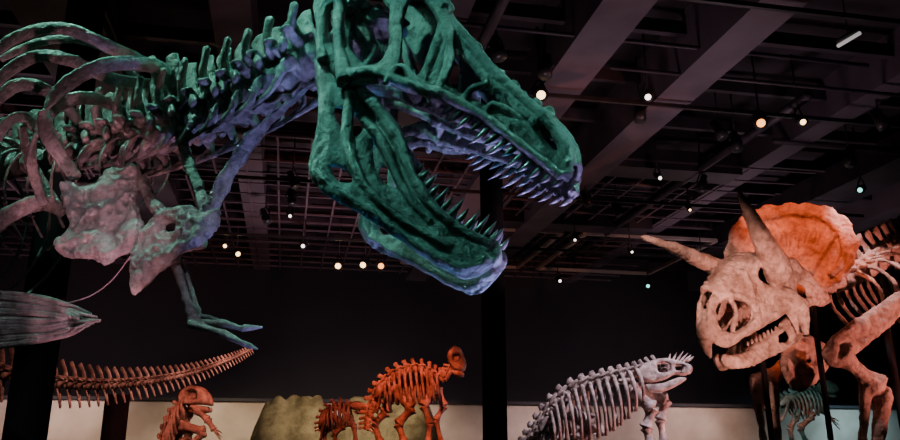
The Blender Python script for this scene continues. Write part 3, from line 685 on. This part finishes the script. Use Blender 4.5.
M_fl = mat('fluorescent_tube', (.6, .55, .55), None, 1, .5, 0, 0, (1, .93, .92), .4); m.obj('fluorescent_lamp', [M_fl, M_can])
m = Acc()
for y, x0, x1, z in ((10.2, -2, 12, 6.6), (14.5, -9, 12, 6.5), (18.3, -12, 10, 6.4), (7.4, -6, 9, 6.6)):
    m.box(RM((x0 + x1) / 2, y, z), RX * (x1 - x0) / 2, RY * .025, Z * .03)
m.obj('lighting_track', [M_can], None, False)
# ================================================================ LIGHTS
def spot(name, loc, tgt, col, e, ang=50, blend=.6, size=.04):
    l = bpy.data.lights.new(name, 'SPOT'); l.color = col; l.energy = e; l.spot_size = math.radians(ang); l.spot_blend = blend; l.shadow_soft_size = size
    o = bpy.data.objects.new(name, l); scene.collection.objects.link(o); o.location = loc
    o.rotation_euler = (Vector(tgt) - Vector(loc)).to_track_quat('-Z', 'Y').to_euler(); return o
hd = PX(430, 120, 3.6)
spot('spot_green_skull', (-1.8, 2.9, 5.6), hd, (.24, 1, .82), 230, 50)
spot('spot_teal_snout', (3.2, 3.4, 5.4), PX(500, 120, 3.5), (.3, 1, .86), 430, 45)
spot('spot_green_front', (-1.2, .4, 5.0), PX(420, 140, 3.6), (.2, 1, .76), 18, 44)
spot('spot_violet_palate', (.9, 3.4, .5), PX(470, 145, 3.8), (.42, .36, 1), 400, 34)
spot('spot_violet_mouth', (1.2, 2.9, 1.1), PX(460, 140, 3.9), (.55, .42, 1), 170, 26)
spot('spot_blue_jaw', (.5, 3.8, .5), PX(430, 250, 3.6), (.1, .45, 1), 190, 32)
spot('spot_violet_neck', (-.1, 3.4, .6), PX(255, 115, 4.3), (.38, .36, 1), 290, 28)
spot('spot_pink_shoulder', (-1.0, 1.6, 1.0), PX(102, 222, 4.5), (1, .42, .5), 270, 19)
spot('spot_pink_back', (-1.6, 3.6, .9), PX(110, 150, 5), (1, .42, .58), 170, 34)
spot('spot_green_ribs', (-3.8, 4.3, 6.9), PX(80, 60, 4.7), (.34, 1, .76), 560, 60)
spot('spot_green_neck', (-.4, 4.9, 6.4), PX(240, 70, 4.3), (.2, 1, .75), 230, 44)
spot('spot_dim_ribs_front', (-3.4, .8, 4.6), PX(70, 90, 4.5), (.4, 1, .8), 14, 44)
spot('spot_lilac_hand', (-.6, 2.6, 4.2), PX(200, 300, 4.2), (.8, .76, 1), 60, 35)
spot('spot_lilac_gastralia', (-2.2, 2.0, 4.2), PX(40, 320, 4.6), (.9, .8, 1), 110, 35)
tc_ = PX(745, 305, 8)
spot('spot_pink_tri_face', (3.3, 3.8, 1.2), tc_, (1, .4, .32), 1300, 24)
spot('spot_pink_tri_horns', (1.0, 5.0, 4.2), PX(705, 275, 7.7), (1, .5, .42), 420, 28)
spot('spot_orange_frill', (3.0, 5.6, 6.6), PX(800, 240, 8.4), (1, .15, .05), 1150, 22)
spot('spot_pink_tri_body', (7.0, 6.0, 1.0), PX(880, 330, 8.6), (1, .28, .22), 1000, 36)
spot('spot_rose_tri_body', (4.4, 8.0, 5.4), PX(880, 310, 8.6), (1, .55, .55), 380, 40)
spot('spot_orange_crested', (-.8, 9.2, 5.4), PX(415, 395, 13), (1, .13, .06), 1300, 24)
spot('spot_orange_feathered', (-2.6, 7.6, 4.8), PX(192, 420, 11), (1, .17, .09), 600, 24)
spot('spot_orange_juvenile', (-2.4, 10, 4.8), PX(342, 420, 13.4), (1, .14, .07), 380, 18)
spot('spot_lilac_duckbill', (4.2, 11, 6.2), PX(620, 395, 13.5), (.95, .76, 1), 1250, 40)
spot('spot_pink_duckbill', (5.2, 12.8, 1.2), PX(630, 395, 13.5), (1, .38, .38), 320, 60)
spot('spot_teal_ornithopod', (4.0, 10.5, 2.6), PX(808, 410, 12), (.3, .9, .9), 22, 40)
spot('spot_orange_tail', (-1.8, 7.0, 3.6), PX(160, 380, 8.8), (1, .34, .27), 300, 56)
spot('spot_rock', (-1.5, 14.2, 4.2), PX(350, 412, 18.4), (1, .76, .48), 430, 55)
for i, (x, c, e) in enumerate(((-9, (1, .68, .54), 150), (-5, (1, .72, .56), 280), (-1.5, (1, .76, .54), 300), (3, (1, .72, .62), 250), (7, (1, .72, .72), 270), (11.5, (1, .7, .62), 260), (16, (.5, .85, 1), 330))):
    p = RM(x, 19.3, 3.6); spot('mural_wash', p, RM(x, 21.6, .9), c, e, 110, 1, .3)
for x, y, e in ((6.5, 10, 160), (10, 16, 230), (1, 17, 330), (-5, 16, 330), (3, 9, 120)):
    p = RM(x, y, 3.4); spot('ceiling_uplight', p, p + Z, (.8, .52, .64), e, 130, 1, .5)
for x in (-6, 2, 10):
    p = RM(x, 19, 3.4); spot('wall_wash', p, RM(x, BY, 4), (.85, .6, .65), 200, 120, 1, .4)
p = PZ(577, 6, 7.55); spot('teal_ceiling_glow', p - Z * .6, p, (.05, 1, .7), 320, 80, 1, .05)
w = bpy.data.worlds.new('world'); scene.world = w; w.use_nodes = True
w.node_tree.nodes['Background'].inputs[0].default_value = (.5, .45, .6, 1); w.node_tree.nodes['Background'].inputs[1].default_value = .01
